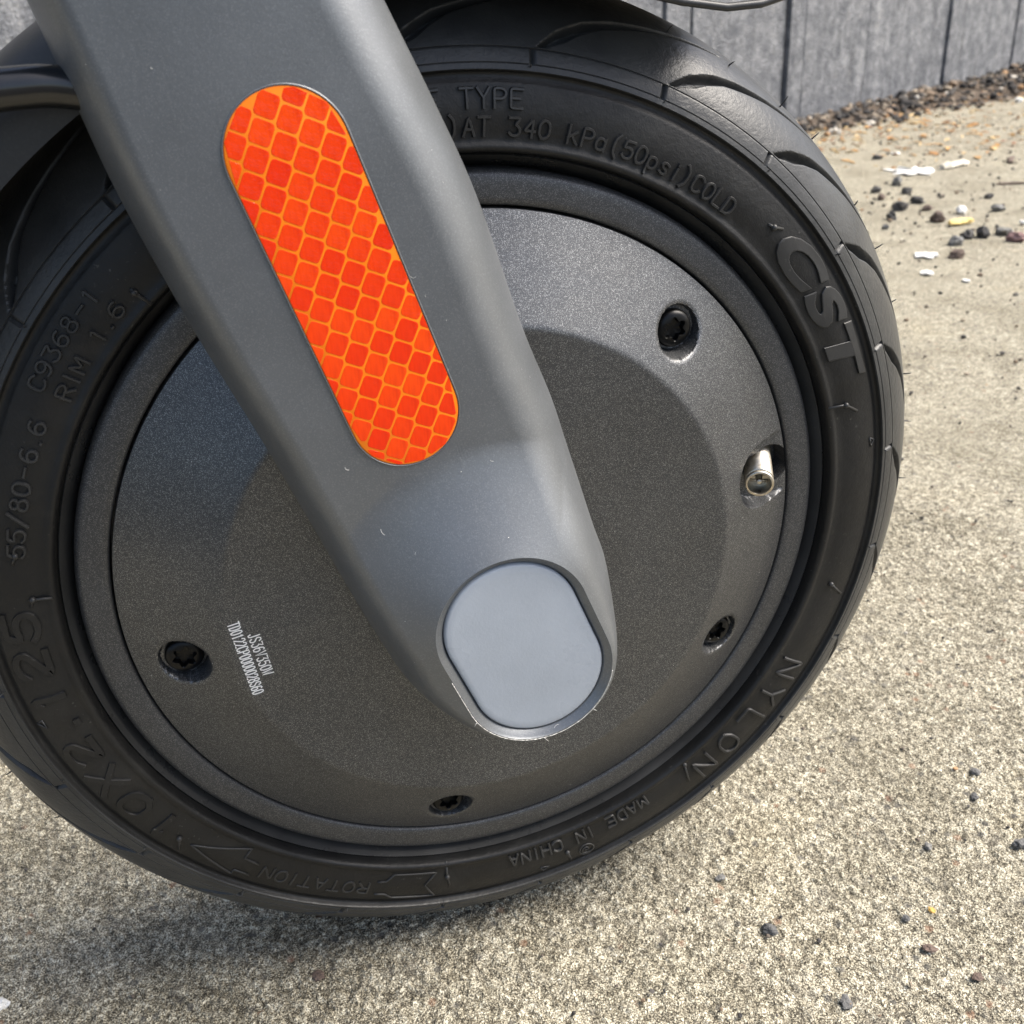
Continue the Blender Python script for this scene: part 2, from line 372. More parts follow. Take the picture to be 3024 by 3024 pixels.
PEB = [  # px x, px y, width px, height factor, material, label
    (2590, 471, 26, .6, 'dark', 'small black stone nearest the gravel edge, right of the tyre'),
    (2586, 567, 30, .6, 'dark', 'leftmost dark stone beside the tyre below the torn white paper'),
    (2601, 588, 22, .8, 'brown', 'brownish stone touching the leftmost dark stone beside the tyre'),
    (2648, 546, 32, .9, 'grey', 'pale grey pointed stone just below the torn white paper'),
    (2676, 570, 27, .7, 'dark', 'black wedge shaped stone right of the pale pointed stone'),
    (2709, 597, 36, .5, 'dark', 'flat black oval stone in the middle of the pebble cluster'),
    (2737, 618, 26, .5, 'brown', 'small brown stone right of the flat black oval stone'),
    (2655, 619, 32, .9, 'dark', 'round dark stone above the small black ball shaped stone'),
    (2632, 645, 28, .8, 'dark', 'black ball shaped stone left of the brown double stone'),
    (2615, 675, 17, .9, 'grey', 'tiny grey stone lowest left in the pebble cluster'),
    (2768, 651, 38, .8, 'brown', 'blackish brown lumpy stone left of the yellow stick'),
    (2857, 700, 34, .8, 'dark', 'black stone left in the touching pair under the yellow stick'),
    (2901, 697, 36, .9, 'dark', 'dark stone right in the touching pair under the yellow stick'),
    (2822, 721, 38, .7, 'grey', 'grey stone above the brown stone near the white scrap'),
    (2824, 759, 38, .7, 'brown', 'brown stone right of the larger flat white scrap'),
    (3001, 709, 46, .6, 'red', 'reddish oval stone at the right edge of the picture'),
    (2966, 688, 48, .4, 'grey', 'flat grey stone left of the reddish oval stone'),
    (2947, 619, 36, .5, 'grey', 'pale grey flat stone right of the white chip'),
    (2920, 583, 22, .6, 'dark', 'small dark stone above the pale grey flat stone'),
    (3008, 300, 26, .5, 'white', 'pale oval stone in front of the gravel strip at right'),
    (2275, 2746, 56, .5, 'dark', 'large dark grey oval stone on the concrete below the tyre'),
    (2676, 2712, 26, .6, 'dark', 'small round black stone left of the ochre chip'),
    (2752, 2688, 24, .4, 'ochre', 'small ochre yellow chip on the concrete at lower right'),
    (3016, 2494, 58, .6, 'dark', 'rough dark stone cut off by the right edge of the picture'),
    (2877, 2352, 30, .6, 'dark', 'dark stone upper left of the rough stone at right edge'),
    (2880, 2279, 42, .4, 'dark', 'long dark stone topmost among those right of the lettering'),
    (2741, 2499, 32, .5, 'grey', 'grey stone half sunk in concrete, middle of the lower right'),
    (2128, 2591, 32, .4, 'grey', 'grey stone in the concrete close under the tyre at right'),
    (2500, 2960, 52, .25, 'dark', 'dark flat stone near the bottom edge right of centre'),
    (2885, 2885, 42, .4, 'brown', 'dark brown stone near the lower right corner'),
    (2745, 2800, 46, .3, 'brown', 'flat brown chip left of the dark brown corner stone'),
    (940, 2880, 44, .16, 'brown', 'flat dark red round spot of grit below the tyre'),
    (2, 2968, 52, .7, 'white', 'white pebble cut off by the left edge at bottom'),
]
for k, (x, y, wpx, hf, mt, lab) in enumerate(PEB):
    p, t = pix_ground(x, y)
    r = wpx / 2 * t / FPX * (1.2 if y < 900 else 0.88)
    if y > 1000 and mt == 'dark': mt = 'slate'
    V, F = stone_geo((r, r * random.uniform(.62, .85)), hf, k + 1, ICO2, 0.45)
    o = mesh_obj('pebble', V, F, SM[mt], smooth=True, sharp=28)
    o.location = p + Vector((0, 0, r * hf * (0.45 if y < 1000 or k == 35 else 0.1))); o.rotation_euler = (random.uniform(-.2, .2), random.uniform(-.2, .2), random.uniform(0, 6.28) if k != 20 else -0.75)
    tag(o, lab, 'pebble', 'loose stones on the concrete')
# torn scraps, chips and sticks
def scrap(name, x, y, wpx, hpx, mt, lab, cat, thick=0.0012, jag=0.25, n=22, curl=0.002, ang=0.0):
    p, t = pix_ground(x, y); sx = wpx / 2 * t / FPX; sy = hpx / 2 * t / FPX * 2.6
    ring = []
    for i in range(n):
        a = 2 * math.pi * i / n; k = 1 + jag * mnoise.noise(Vector((math.cos(a) * 2.1, math.sin(a) * 2.1, x * .013)))
        k += jag * .5 * random.uniform(-1, 1)
        ring.append((sx * k * math.cos(a), sy * k * math.sin(a)))
    V, F = [], []
    for lvl, (z, s_) in enumerate(((0, 1), (thick, .99), (thick * 1.25, .55), (thick * 1.1, 0.02))):
        for (u, v) in ring: V.append((u * s_, v * s_, z + curl * abs(mnoise.noise(Vector((u * 90, v * 90, x))))))
    for l in range(3):
        for i in range(n): F.append((l * n + i, l * n + (i + 1) % n, (l + 1) * n + (i + 1) % n, (l + 1) * n + i))
    F.append(tuple(range(3 * n, 4 * n)))
    o = mesh_obj(name, V, F, SM[mt], smooth=True, sharp=40); o.location = p + Vector((0, 0, 0.0004)); o.rotation_euler.z = ang
    return tag(o, lab, cat)
scrap('paper_scrap', 2688, 510, 112, 40, 'white', 'torn white paper scrap, largest on the concrete right of tyre', 'paper scrap', .0012, .7, 34, .006, -.25)
scrap('paper_scrap', 2735, 757, 66, 26, 'white', 'white flat scrap with a jagged edge below the pebble cluster', 'paper scrap', .001, .35, 26, .003, .1)
scrap('paper_scrap', 2737, 811, 34, 16, 'white', 'small white scrap under the larger jagged one', 'paper scrap', .001, .3, 18, .002)
scrap('paper_scrap', 2853, 832, 18, 11, 'white', 'tiniest white scrap, lowest right of the scraps', 'paper scrap', .001, .3, 12, .001)
scrap('paper_scrap', 2645, 455, 26, 10, 'white', 'tiny white scrap above the torn paper', 'paper scrap', .001, .3, 12, .001)
for k, (x, y, wpx, lab) in enumerate([(2838, 627, 46, 'bright white angular chip above the yellow stick'), (3020, 660, 22, 'small white chip at the right edge beside grey stones')]):
    p, t = pix_ground(x, y); r = wpx / 2 * t / FPX
    V, F = stone_geo((r, r * .7), .55, 61 + k, ICO1, .5, 1.1)
    o = mesh_obj('white_chip', V, F, SM['white'], smooth=False); o.location = p + Vector((0, 0, r * .3)); o.rotation_euler = (.2, -.15, .6 + k); tag(o, lab, 'chip')
def stick(name, x, y, lpx, r0, ang, mt, lab, cat, bend=0.0):
    p, t = pix_ground(x, y); L = lpx * t / FPX / 2
    pts = [(-L + 2 * L * i / 8, bend * math.sin(i / 8 * 3.1), r0 * .8 + 0.0006 * mnoise.noise(Vector((i * .9, x, 2)))) for i in range(9)]
    V, F = tube_geo(pts, [r0 * (1 + .5 * mnoise.noise(Vector((i * 1.3, x, 5)))) * (.7 if i in (0, 8) else 1) for i in range(9)], 6)
    V = [Vector((v.x + r0 * .5 * mnoise.noise(v * 300), v.y + r0 * .6 * mnoise.noise(v * 260 + Vector((5, 1, x))), v.z * .7)) for v in V]
    o = mesh_obj(name, V, F, SM[mt], smooth=True, sharp=40); o.location = p; o.rotation_euler.z = ang
    return tag(o, lab, cat)
stick('yellow_stick', 2836, 661, 78, .0042, -.03, 'yellow', 'short yellow stick lying under the bright white chip', 'stick')
stick('mortar_stick', 2818, 494, 112, .0062, .25, 'cream', 'pale whitish rod of mortar right of the torn paper', 'mortar')
stick('twig', 2990, 476, 95, .0032, .85, 'brown', 'brown twig at right edge beyond the pale mortar rod', 'twig', .004)
stick('twig', 2985, 545, 80, .002, -.35, 'brown', 'thin brown twig below the thicker one at right edge', 'twig', .003)
# gravel heaped along the foot of the fence: stuff
M = Mat('gravel')
gi = M.n('ShaderNodeNewGeometry')
c = M.ramp(gi.outputs['Random Per Island'], [(0.0, (0.030, 0.028, 0.027)), (0.28, (0.070, 0.063, 0.057)), (0.52, (0.12, 0.098, 0.078)), (0.70, (0.20, 0.145, 0.098)), (0.83, (0.28, 0.23, 0.17)), (0.94, (0.40, 0.24, 0.12)), (0.97, (0.55, 0.51, 0.44))], 'CONSTANT')
M.to(Base_Color=c, Normal=M.bump(M.noise(400, 3), .6, .002)); M.set(Roughness=0.85)
parts = []
for k in range(3000):
    s = random.uniform(-1.5, 2.4)
    wdt = 0.07 + 0.09 * (1 / (1 + math.exp(-(s - 0.15) * 4)))
    q = random.random() ** 1.35
    o = q * wdt * random.uniform(.7, 1.35); hz = (1 - q) * (0.004 + 0.026 * (1 / (1 + math.exp(-(s - 0.3) * 4))))
    r = random.uniform(.0024, .0066) * (1.6 if random.random() < .2 else 1)
    xy = F0 + ft * s + fn * (o + .004)
    V, F = stone_geo((r, r * random.uniform(.6, .9)), random.uniform(.5, .8), k % 97 + 11, ico_base() if k % 3 else ICO1, .5)
    rz = random.uniform(0, 6.28); cs, sn = math.cos(rz), math.sin(rz)
    parts.append(([Vector((v.x * cs - v.y * sn + xy[0], v.x * sn + v.y * cs + xy[1], v.z + hz + r * .3)) for v in V], F))
V, F = join_geo(parts)
tag(mesh_obj('gravel', V, F, M.m, smooth=False), 'brown and grey gravel heaped along the foot of the fence', 'gravel', kind='stuff')
M = Mat('dirt')
c = M.ramp(M.noise(260, 4, 0.75), [(0.3, (0.045, 0.034, 0.026)), (0.5, (0.105, 0.078, 0.056)), (0.68, (0.22, 0.165, 0.115))])
M.to(Base_Color=c, Normal=M.bump(M.noise(500, 3, 0.7), 1.0, 0.004)); M.set(Roughness=0.95)
ss = np.linspace(-1.6, 3.0, 420); oo = np.linspace(0, 1, 22)
PP = np.zeros((len(ss), len(oo), 3))
for i, s_ in enumerate(ss):
    wdt = 0.07 + 0.09 * (1 / (1 + math.exp(-(s_ - 0.15) * 4))) + .03 * mnoise.noise(Vector((s_ * 6, 3, 1)))
    hh = 0.003 + 0.022 * (1 / (1 + math.exp(-(s_ - 0.3) * 4)))
    for j, o in enumerate(oo):
        xy = F0 + ft * s_ + fn * (o * wdt)
        PP[i, j] = (xy[0], xy[1], hh * (1 - o) ** 1.2 * (1 + .5 * mnoise.noise(Vector((s_ * 25, o * 5, 2)))) + .003 * mnoise.noise(Vector((s_ * 70, o * 12, 8))) - .0015 * o)
tag(grid_mesh('dirt', PP, M.m), 'strip of brown dirt along the foot of the fence', 'dirt', kind='stuff')
# crumbled dry leaf litter round the gravel: stuff
M = Mat('leaf_litter'); gi = M.n('ShaderNodeNewGeometry')
c = M.ramp(gi.outputs['Random Per Island'], [(0, (0.32, 0.16, 0.05)), (.3, (0.45, 0.26, 0.09)), (.6, (0.55, 0.40, 0.2)), (.85, (0.2, 0.1, 0.05))], 'CONSTANT')
M.to(Base_Color=c); M.set(Roughness=0.8)
parts = []
for k in range(560):
    s = random.uniform(-.4, 1.6); o = .04 + abs(random.gauss(0, .09)) + random.uniform(0, .06)
    if k < 300: s = random.gauss(-.05, .16); o = random.uniform(.02, .42)
    xy = F0 + ft * s + fn * o; L = random.uniform(.003, .011); wd = L * random.uniform(.15, .5); rz = random.uniform(0, 6.28); cs, sn = math.cos(rz), math.sin(rz)
    z0 = .0012; P = [(-L, 0, z0), (0, -wd, z0 + random.uniform(0, .003)), (L, 0, z0 + random.uniform(0, .002)), (0, wd, z0 + random.uniform(0, .003))]
    P += [(a, b_, c_ - .0006) for a, b_, c_ in P]
    parts.append(([Vector((a * cs - b_ * sn + xy[0], a * sn + b_ * cs + xy[1], c_)) for a, b_, c_ in P], [(0, 1, 2, 3), (7, 6, 5, 4), (0, 4, 5, 1), (1, 5, 6, 2), (2, 6, 7, 3), (3, 7, 4, 0)]))
V, F = join_geo(parts)
tag(mesh_obj('leaf_litter', V, F, M.m, smooth=False), 'orange brown crumbs of dry leaf beside the gravel', 'leaf litter', kind='stuff')

# loose grit sprinkled over the concrete: stuff
parts = []
for k in range(6350):
    far = k < 6000
    if far: x, y = random.uniform(.25, 2.2), random.uniform(.12, 1.7)
    else: x, y = random.uniform(-.16, .30), random.uniform(-.10, .16)
    if (np.array([x, y]) - F0) @ fn < .05: continue
    if not far and abs(y) < .034 and abs(x) < .1: continue
    r = random.choice((.0008, .001, .0012, .0016, .0024)) * random.uniform(.8, 1.2) if far else random.uniform(.0004, .0009)
    V, F = stone_geo((r, r * random.uniform(.6, .9)), random.uniform(.45, .8), k % 89 + 5, ico_base(), .5)
    rz = random.uniform(0, 6.28); cs, sn = math.cos(rz), math.sin(rz)
    parts.append(([Vector((v.x * cs - v.y * sn + x, v.x * sn + v.y * cs + y, v.z + r * .25)) for v in V], F))
V, F = join_geo(parts)
tag(mesh_obj('grit', V, F, bpy.data.materials['gravel'], smooth=False), 'fine loose grit sprinkled over the concrete', 'grit', kind='stuff')

# ------------------------------------------------------------------ the scooter
scooter = link(bpy.data.objects.new('electric_scooter', None)); scooter.location = (0, 0, 0)
tag(scooter, 'dark grey electric scooter front wheel with fork leg and orange reflector', 'scooter')

# --- tyre: revolved profile with cut tread grooves
Rc, RHO = 0.1005, 0.0265
side = [(.0895, -.006), (.0900, -.0140), (.0906, -.0180), (.0916, -.0208), (.0928, -.0232), (.0931, -.0228), (.0933, -.0222), (.0935, -.0238), (.0937, -.0250), (.0941, -.0257), (.0946, -.0259), (.0951, -.0258),
        (.0956, -.0255), (.0962, -.02535), (.0975, -.0255), (.0990, -.0257), (.1005, -.0258), (.1020, -.0257), (.1035, -.0255), (.1048, -.0252), (.1060, -.0249), (.1065, -.02475), (.1067, -.0246), (.1069, -.02445), (.1074, -.0241), (.1079, -.0239), (.1083, -.0240), (.10855, -.0243), (.1088, -.0249), (.1090, -.02525)]
sr = np.array([p[0] for p in side]); sy = np.array([p[1] for p in side])
def side_y(r): return np.interp(r, sr, sy)
fdeg = [71.3, 70.6, 69.8, 69.0, 68.75, 68.5, 68.25, 67.6] + list(np.arange(66.8, 62.6, -.8)) + [62.2, 61.95, 61.7, 61.45, 61.0] + list(np.arange(60.5, 22, -.42)) + list(np.arange(21.5, -.1, -1.6))
fdeg = np.array(fdeg)
nth = 2040
th = np.linspace(0, 360, nth, endpoint=False)
su = np.array([0, 1.4, 2.4, 3.7, 5.4, 8.5, 12.4, 16, 20, 23]); fu = np.array([61.5, 56, 52, 48.5, 44.2, 39.2, 34.6, 30.5, 26, 23])
slo = np.array([0, 1.2, 2.1, 3.4, 4.7, 6.9, 10.1, 13.1, 17, 21, 23]); fl = np.array([61.5, 61, 59.2, 56.8, 52.4, 46.8, 41.8, 37, 32.0, 26.5, 23])
def tread_depth(T, Fd):
    d = np.zeros_like(T)
    for k in range(24):
        s = (5.3 + 15 * k - T) % 360
        u, l = np.interp(s, su, fu), np.interp(s, slo, fl)
        ins = np.where((s < 23), np.minimum(Fd - u, (l - Fd) * .8), -1)
        d = np.maximum(d, 0.0024 * sstep(ins, 0, 2.0))
        s2 = ((5.5 + 15 * k - T + 180) % 360) - 180
        d = np.maximum(d, 0.0008 * np.clip(1 - np.abs(s2) / .32, 0, 1) * ((Fd > 61.5) & (Fd < 69)))
    for f0 in (68.6, 61.75):
        d = np.maximum(d, 0.00028 * np.clip(1 - np.abs(Fd - f0) / .3, 0, 1))
    return d
T2, FD2 = np.meshgrid(th, fdeg, indexing='ij')
dd = tread_depth(T2, FD2)
rr = Rc + (RHO - dd) * np.cos(np.radians(FD2)); yy = -(RHO - dd) * np.sin(np.radians(FD2))
r_all = np.concatenate([np.broadcast_to(sr, (nth, len(sr))), rr, rr[:, -2::-4], np.broadcast_to(sr[::-3], (nth, len(sr[::-3])))], 1)
y_all = np.concatenate([np.broadcast_to(sy, (nth, len(sr))), yy, -yy[:, -2::-4], -np.broadcast_to(sy[::-3], (nth, len(sr[::-3])))], 1)
ct, st = np.cos(np.radians(th))[:, None], np.sin(np.radians(th))[:, None]
P = np.stack([r_all * ct, y_all, r_all * st + AX], -1)
P[..., 2] = np.maximum(P[..., 2], 0.0)                       # flattened where it bears on the ground
tyre = grid_mesh('tyre', P[:, 6:-1], M_tyre, scooter, close_u=True, sharp=42)
lathe('tyre_bead', [(.0893, -.0060), (.0898, -.0150), (.0903, -.0172), (.0912, -.0192), (.0921, -.0212), (.0929, -.0229), (.0932, -.0226), (.0938, -.0205), (.0938, -.0), (.0938, .0205), (.0929, .0229), (.0903, .0172), (.0893, .006)], M_bead, tyre, 360, sharp=60)

# --- raised lettering
def text_geo(body, xscale, off=0.0, shear=0.0, extrude=.05, bevel=.018, spacing=1.0, res=4):
    cu = bpy.data.curves.new('t', 'FONT'); cu.body = body; cu.size = 1; cu.extrude = extrude; cu.bevel_depth = bevel; cu.bevel_resolution = 1
    cu.offset = off; cu.shear = shear; cu.resolution_u = res; cu.space_character = spacing
    o = bpy.data.objects.new('t', cu); col.objects.link(o); bpy.context.view_layer.update()
    me = bpy.data.meshes.new_from_object(o, depsgraph=bpy.context.evaluated_depsgraph_get())
    V = np.array([v.co[:] for v in me.vertices]); F = [tuple(p.vertices) for p in me.polygons]
    bpy.data.objects.remove(o); bpy.data.curves.remove(cu); bpy.data.meshes.remove(me)
    return V, F
def arc_text(body, r0, r1, a0, a1, raise_=.00035, off=0.0, shear=0.0, spacing=1.0, label=None):
    V, F = text_geo(body, 1, off, shear, spacing=spacing)
    x0, x1 = V[:, 0].min(), V[:, 0].max(); y1 = 0.70; z1 = V[:, 2].max()
    ang = np.radians(a0 + (V[:, 0] - x0) / (x1 - x0) * (a1 - a0)); r = r0 + V[:, 1] / y1 * (r1 - r0)
    y = side_y(r) - np.where(V[:, 2] > 0, raise_ * V[:, 2] / z1, -.0004)
    W = np.stack([r * np.cos(ang), y, r * np.sin(ang) + AX], -1)
    o = mesh_obj('raised_lettering', W, F, M_letter, tyre, smooth=True, sharp=30)
    if label: o['label'] = label
    return o
STROKES = {   # monoline letters on a 4 x 6 grid
    'A': [[(0, 0), (2, 6), (4, 0)], [(.8, 2.1), (3.2, 2.1)]], 'C': [[(4, 5), (3, 6), (1, 6), (0, 5), (0, 1), (1, 0), (3, 0), (4, 1)]],
    'D': [[(0, 0), (0, 6), (2.4, 6), (3.6, 5), (4, 3), (3.6, 1), (2.4, 0), (0, 0)]], 'E': [[(4, 6), (0, 6), (0, 0), (4, 0)], [(0, 3.1), (3, 3.1)]],
    'H': [[(0, 0), (0, 6)], [(4, 0), (4, 6)], [(0, 3), (4, 3)]], 'I': [[(2, 0), (2, 6)]], 'L': [[(0, 6), (0, 0), (3.8, 0)]],
    'M': [[(0, 0), (0, 6), (2, 1.6), (4, 6), (4, 0)]], 'N': [[(0, 0), (0, 6), (4, 0), (4, 6)]], 'O': [[(1.2, 0), (0, 1.4), (0, 4.6), (1.2, 6), (2.8, 6), (4, 4.6), (4, 1.4), (2.8, 0), (1.2, 0)]],
    'P': [[(0, 0), (0, 6), (3, 6), (4, 5.2), (4, 3.6), (3, 2.8), (0, 2.8)]], 'R': [[(0, 0), (0, 6), (3, 6), (4, 5.2), (4, 3.8), (3, 3), (0, 3)], [(2, 3), (4, 0)]],
    'T': [[(2, 0), (2, 6)], [(0, 6), (4, 6)]], 'X': [[(0, 0), (4, 6)], [(0, 6), (4, 0)]], 'Y': [[(0, 6), (2, 3), (4, 6)], [(2, 3), (2, 0)]],
    '0': [[(1.2, 0), (0, 1.4), (0, 4.6), (1.2, 6), (2.8, 6), (4, 4.6), (4, 1.4), (2.8, 0), (1.2, 0)]], '1': [[(1.1, 4.9), (2, 6), (2, 0)]],
    '2': [[(0, 4.8), (1, 6), (3, 6), (4, 4.8), (4, 3.9), (0, 0), (4, 0)]], '3': [[(0, 6), (4, 6), (1.9, 3.6), (3.2, 3.5), (4, 2.5), (4, 1.1), (3, 0), (1, 0), (0, 1)]],
    '4': [[(3, 0), (3, 6), (0, 2), (4, 2)]], '5': [[(3.8, 6), (.4, 6), (.1, 3.3), (1.4, 3.9), (3, 3.8), (4, 2.8), (4, 1.1), (3, 0), (1, 0), (0, 1)]],
    '6': [[(3.4, 5.6), (2.4, 6), (1.2, 5.6), (.2, 4), (0, 1.4), (1.1, 0), (2.9, 0), (4, 1.2), (4, 2.4), (2.9, 3.5), (1.2, 3.4), (.1, 2.2)]],
    '8': [[(1.1, 3.3), (.2, 4.2), (.3, 5.3), (1.2, 6), (2.8, 6), (3.7, 5.3), (3.8, 4.2), (2.9, 3.3), (1.1, 3.3), (0, 2.2), (0, 1), (1.1, 0), (2.9, 0), (4, 1), (4, 2.2), (2.9, 3.3)]],
    '9': [[(.6, .4), (1.6, 0), (2.8, .4), (3.8, 2), (4, 4.6), (2.9, 6), (1.1, 6), (0, 4.8), (0, 3.6), (1.1, 2.5), (2.8, 2.6), (3.9, 3.8)]],
    'S': [[(4, 5), (3, 6), (1, 6), (0, 5), (.2, 3.9), (3.8, 2.3), (4, 1.1), (3, 0), (1, 0), (0, 1)]], 'J': [[(3.4, 6), (3.4, 1.2), (2.6, 0), (1, 0), (.2, 1.2)]], 'V': [[(0, 6), (2, 0), (4, 6)]], 'W': [[(-.4, 6), (.8, 0), (2, 5), (3.2, 0), (4.4, 6)]],
    '-': [[(.5, 3), (3.5, 3)]], '/': [[(0, -.6), (4, 6.6)]], '.': [[(1.9, .1), (2.1, .1)]], '(': [[(3.2, 7), (1.8, 5.4), (1.5, 3), (1.8, .6), (3.2, -1)]], ')': [[(.8, 7), (2.2, 5.4), (2.5, 3), (2.2, .6), (.8, -1)]],
    'k': [[(0, 0), (0, 6)], [(3.2, 4), (0, 1.9)], [(1.2, 2.7), (3.6, 0)]], 'a': [[(3.6, 4), (3.6, 0)], [(3.6, 1), (2.6, 0), (1, 0), (0, 1), (0, 3), (1, 4), (2.6, 4), (3.6, 3)]],
    'p': [[(0, 4), (0, -2)], [(0, 3), (1, 4), (2.6, 4), (3.6, 3), (3.6, 1), (2.6, 0), (1, 0), (0, 1)]], 's': [[(3.4, 3.4), (2.6, 4), (1, 4), (.2, 3.2), (1, 2.2), (2.6, 1.8), (3.4, .9), (2.6, 0), (1, 0), (.1, .7)]], 'i': [[(2, 0), (2, 4)], [(2, 5.4), (2, 5.6)]]}
NARROW = {'I': 2.4, '1': 3.2, '.': 2.6, ' ': 4.2, '(': 4.0, ')': 4.0, 'i': 2.8, '-': 4.6}
def line_text(body, r0, r1, a0, a1, hw=.00031, raise_=.00065, gapw=1.7, flat=False, label=None, mat=None):
    """raised monoline lettering: every stroke is a low ridge following the sidewall"""
    x = 0; adv = []
    for ch in body:
        wd = NARROW.get(ch, 4.0); adv.append((ch, x, wd)); x += wd + gapw
    tot = x - gapw; parts = []
    for ch, x0, wd in adv:
        if ch == ' ': continue
        for pl in STROKES[ch]:
            fine_ = []
            for i in range(len(pl) - 1):
                k = max(1, int(math.dist(pl[i], pl[i + 1]) / .7))
                for q in range(k): t = q / k; fine_.append((pl[i][0] * (1 - t) + pl[i + 1][0] * t, pl[i][1] * (1 - t) + pl[i + 1][1] * t))
            fine_.append(pl[-1])
            if len(fine_) > 4:      # soften the corners of the polyline
                sm = list(fine_)
                for i in range(1, len(fine_) - 1): sm[i] = tuple(.25 * fine_[i - 1][c] + .5 * fine_[i][c] + .25 * fine_[i + 1][c] for c in (0, 1))
                fine_ = sm
            ctr = []
            for (u, v) in fine_:
                uu = x0 + (u - 2) + wd / 2
                ctr.append((r0 + v / 6 * (r1 - r0), rad(a0 + uu / tot * (a1 - a0))))
            xy = [np.array([r * math.cos(a), r * math.sin(a)]) for r, a in ctr]
            prof = [(-1.15, .0004), (-.95, -raise_ * .75), (-.6 if not flat else -.85, -raise_), (.6 if not flat else .85, -raise_), (.95, -raise_ * .75), (1.15, .0004)]
            V, F = [], []; n = len(xy)
            for i in range(n):
                d = xy[min(i + 1, n - 1)] - xy[max(i - 1, 0)]; d = d / (np.linalg.norm(d) + 1e-12); nn = np.array([-d[1], d[0]])
                end = (-d if i == 0 else d if i == n - 1 else 0 * d) * hw * .8
                for (o, dy) in prof:
                    p = xy[i] + nn * o * hw + end
                    V.append((p[0], float(side_y(np.hypot(*p))) + dy, p[1] + AX))
            m_ = len(prof)
            for i in range(n - 1):
                for j in range(m_ - 1): F.append((i * m_ + j, i * m_ + j + 1, (i + 1) * m_ + j + 1, (i + 1) * m_ + j))
            F.append(tuple(range(m_ - 1, -1, -1))); F.append(tuple((n - 1) * m_ + j for j in range(m_)))
            parts.append((V, F))
    V, F = join_geo(parts)
    o = mesh_obj('raised_lettering', V, F, mat or M_letter, tyre, smooth=True, sharp=40)
    if label: o['label'] = label
    return o
line_text('E TYPE', .1021, .1056, 92.1, 81.4)
line_text(')AT 340 kPa(50psi)COLD', .0969, .1003, 90.0, 51.0)
arc_text('CST', .0978, .1058, 42.6, 18.2, .00055, off=.03, shear=.18, spacing=1.14, label='large bold slanted raised letters')
line_text('NYLON', .0976, .1043, -29.8, -54.0, .00042, .0006, gapw=3.2)
line_text('MADE IN CHINA', .0961, .0996, -63.8, -89.0)
line_text('ROTATION', .0998, .1036, -112.2, -129.3, .00028, .0003)
line_text('10X2.125', .0984, .1051, -145.2, -185.2, .00080, .00050, gapw=2.2, flat=True, mat=M_tyre, label='large wide raised size figures')
line_text('55/80-6.6', .0991, .1024, 166.8, 149.4)
line_text('C9368-1', .1021, .1051, 145.9, 133.4)
line_text('RIM 1.6', .0969, .0999, 145.7, 132.8)
def stroke(pts, name='mould_mark', rr_=.00034, close=False):
    q = [pt(r, a, float(side_y(r)) - .00012) for r, a in pts]
    if close: q.append(q[0])
    V, F = tube_geo(q, rr_, 7); return V, F
marks = [[(.0988, 130.6), (.0978, 130.7), (.0941, 130.5)], [(.1015, 45.5), (.1019, 44.6), (.1032, 43.4)], [(.0943, 15.6), (.099, 14.9), (.1018, 13.3)],
         [(.1004, -15.5), (.1052, -17.1)], [(.0955, -54.9), (.1018, -56.3)], [(.101, 166.7), (.1016, 167.9)], [(.0945, 172.7), (.0984, 172.8), (.0989, 173.9)],
         [(.0937, -100.0), (.0987, -99.6), (.1019, -99.1)], [(.1017, -79.3), (.106, -79.0)], [(.1022, -143.2), (.1053, -141.7)]]
for mk in marks:
    V, F = stroke(mk)
    c = pt(mk[-2][0], mk[-2][1], float(side_y(mk[-2][0])) - .0003)
    sv, sf = ICO1; V2 = [c + v * .00075 for v in sv]
    V, F = join_geo([(V, F), (V2, sf)])
    mesh_obj('mould_mark', V, F, M_letter, tyre)
for tr in ([(.1052, 8.1), (.1066, 7.6), (.1055, 6.8)], [(.1065, -169.4), (.1053, -169.7), (.1051, -168.4)], [(.1043, -84.1), (.1049, -82.7), (.1062, -83.7)]):
    V, F = stroke(tr, close=True, rr_=.00022); mesh_obj('triangle_mark', V, F, M_letter, tyre)
tail = [(.0994, -111.0), (.0991, -109.6), (.097, -108.5), (.0969, -101.5), (.101, -103.2), (.1057, -101.3), (.1055, -108.0), (.1039, -109.3), (.1039, -110.9)]
head = [(.0999, -130.4), (.0995, -133.0), (.0963, -132.9), (.1023, -141.1), (.1057, -133.0), (.1041, -133.1), (.1041, -130.7)]
def dense(p):
    out = []
    for i in range(len(p) - 1):
        n = max(2, int(abs(p[i + 1][1] - p[i][1]) * 1.5))
        for k in range(n): t = k / n; out.append((p[i][0] * (1 - t) + p[i + 1][0] * t, p[i][1] * (1 - t) + p[i + 1][1] * t))
    return out + [p[-1]]
V, F = stroke(dense(tail), rr_=.0003); mesh_obj('rotation_arrow_tail', V, F, M_letter, tyre)
V, F = stroke(dense(head), rr_=.0003); mesh_obj('rotation_arrow_head', V, F, M_letter, tyre)
# small swirl emblem
c0 = (.1040, -76.2); q = []
for i in range(64):
    a = i / 63 * 2 * math.pi * 2.6; R_ = .0022 if a < 2 * math.pi else .0022 * max(.12, 1 - (a - 2 * math.pi) / 8.5)
    q.append((c0[0] + R_ * math.sin(a), c0[1] + math.degrees(R_ * math.cos(a) / c0[0])))
V, F = stroke(q, rr_=.00024); mesh_obj('swirl_emblem', V, F, M_letter, tyre)
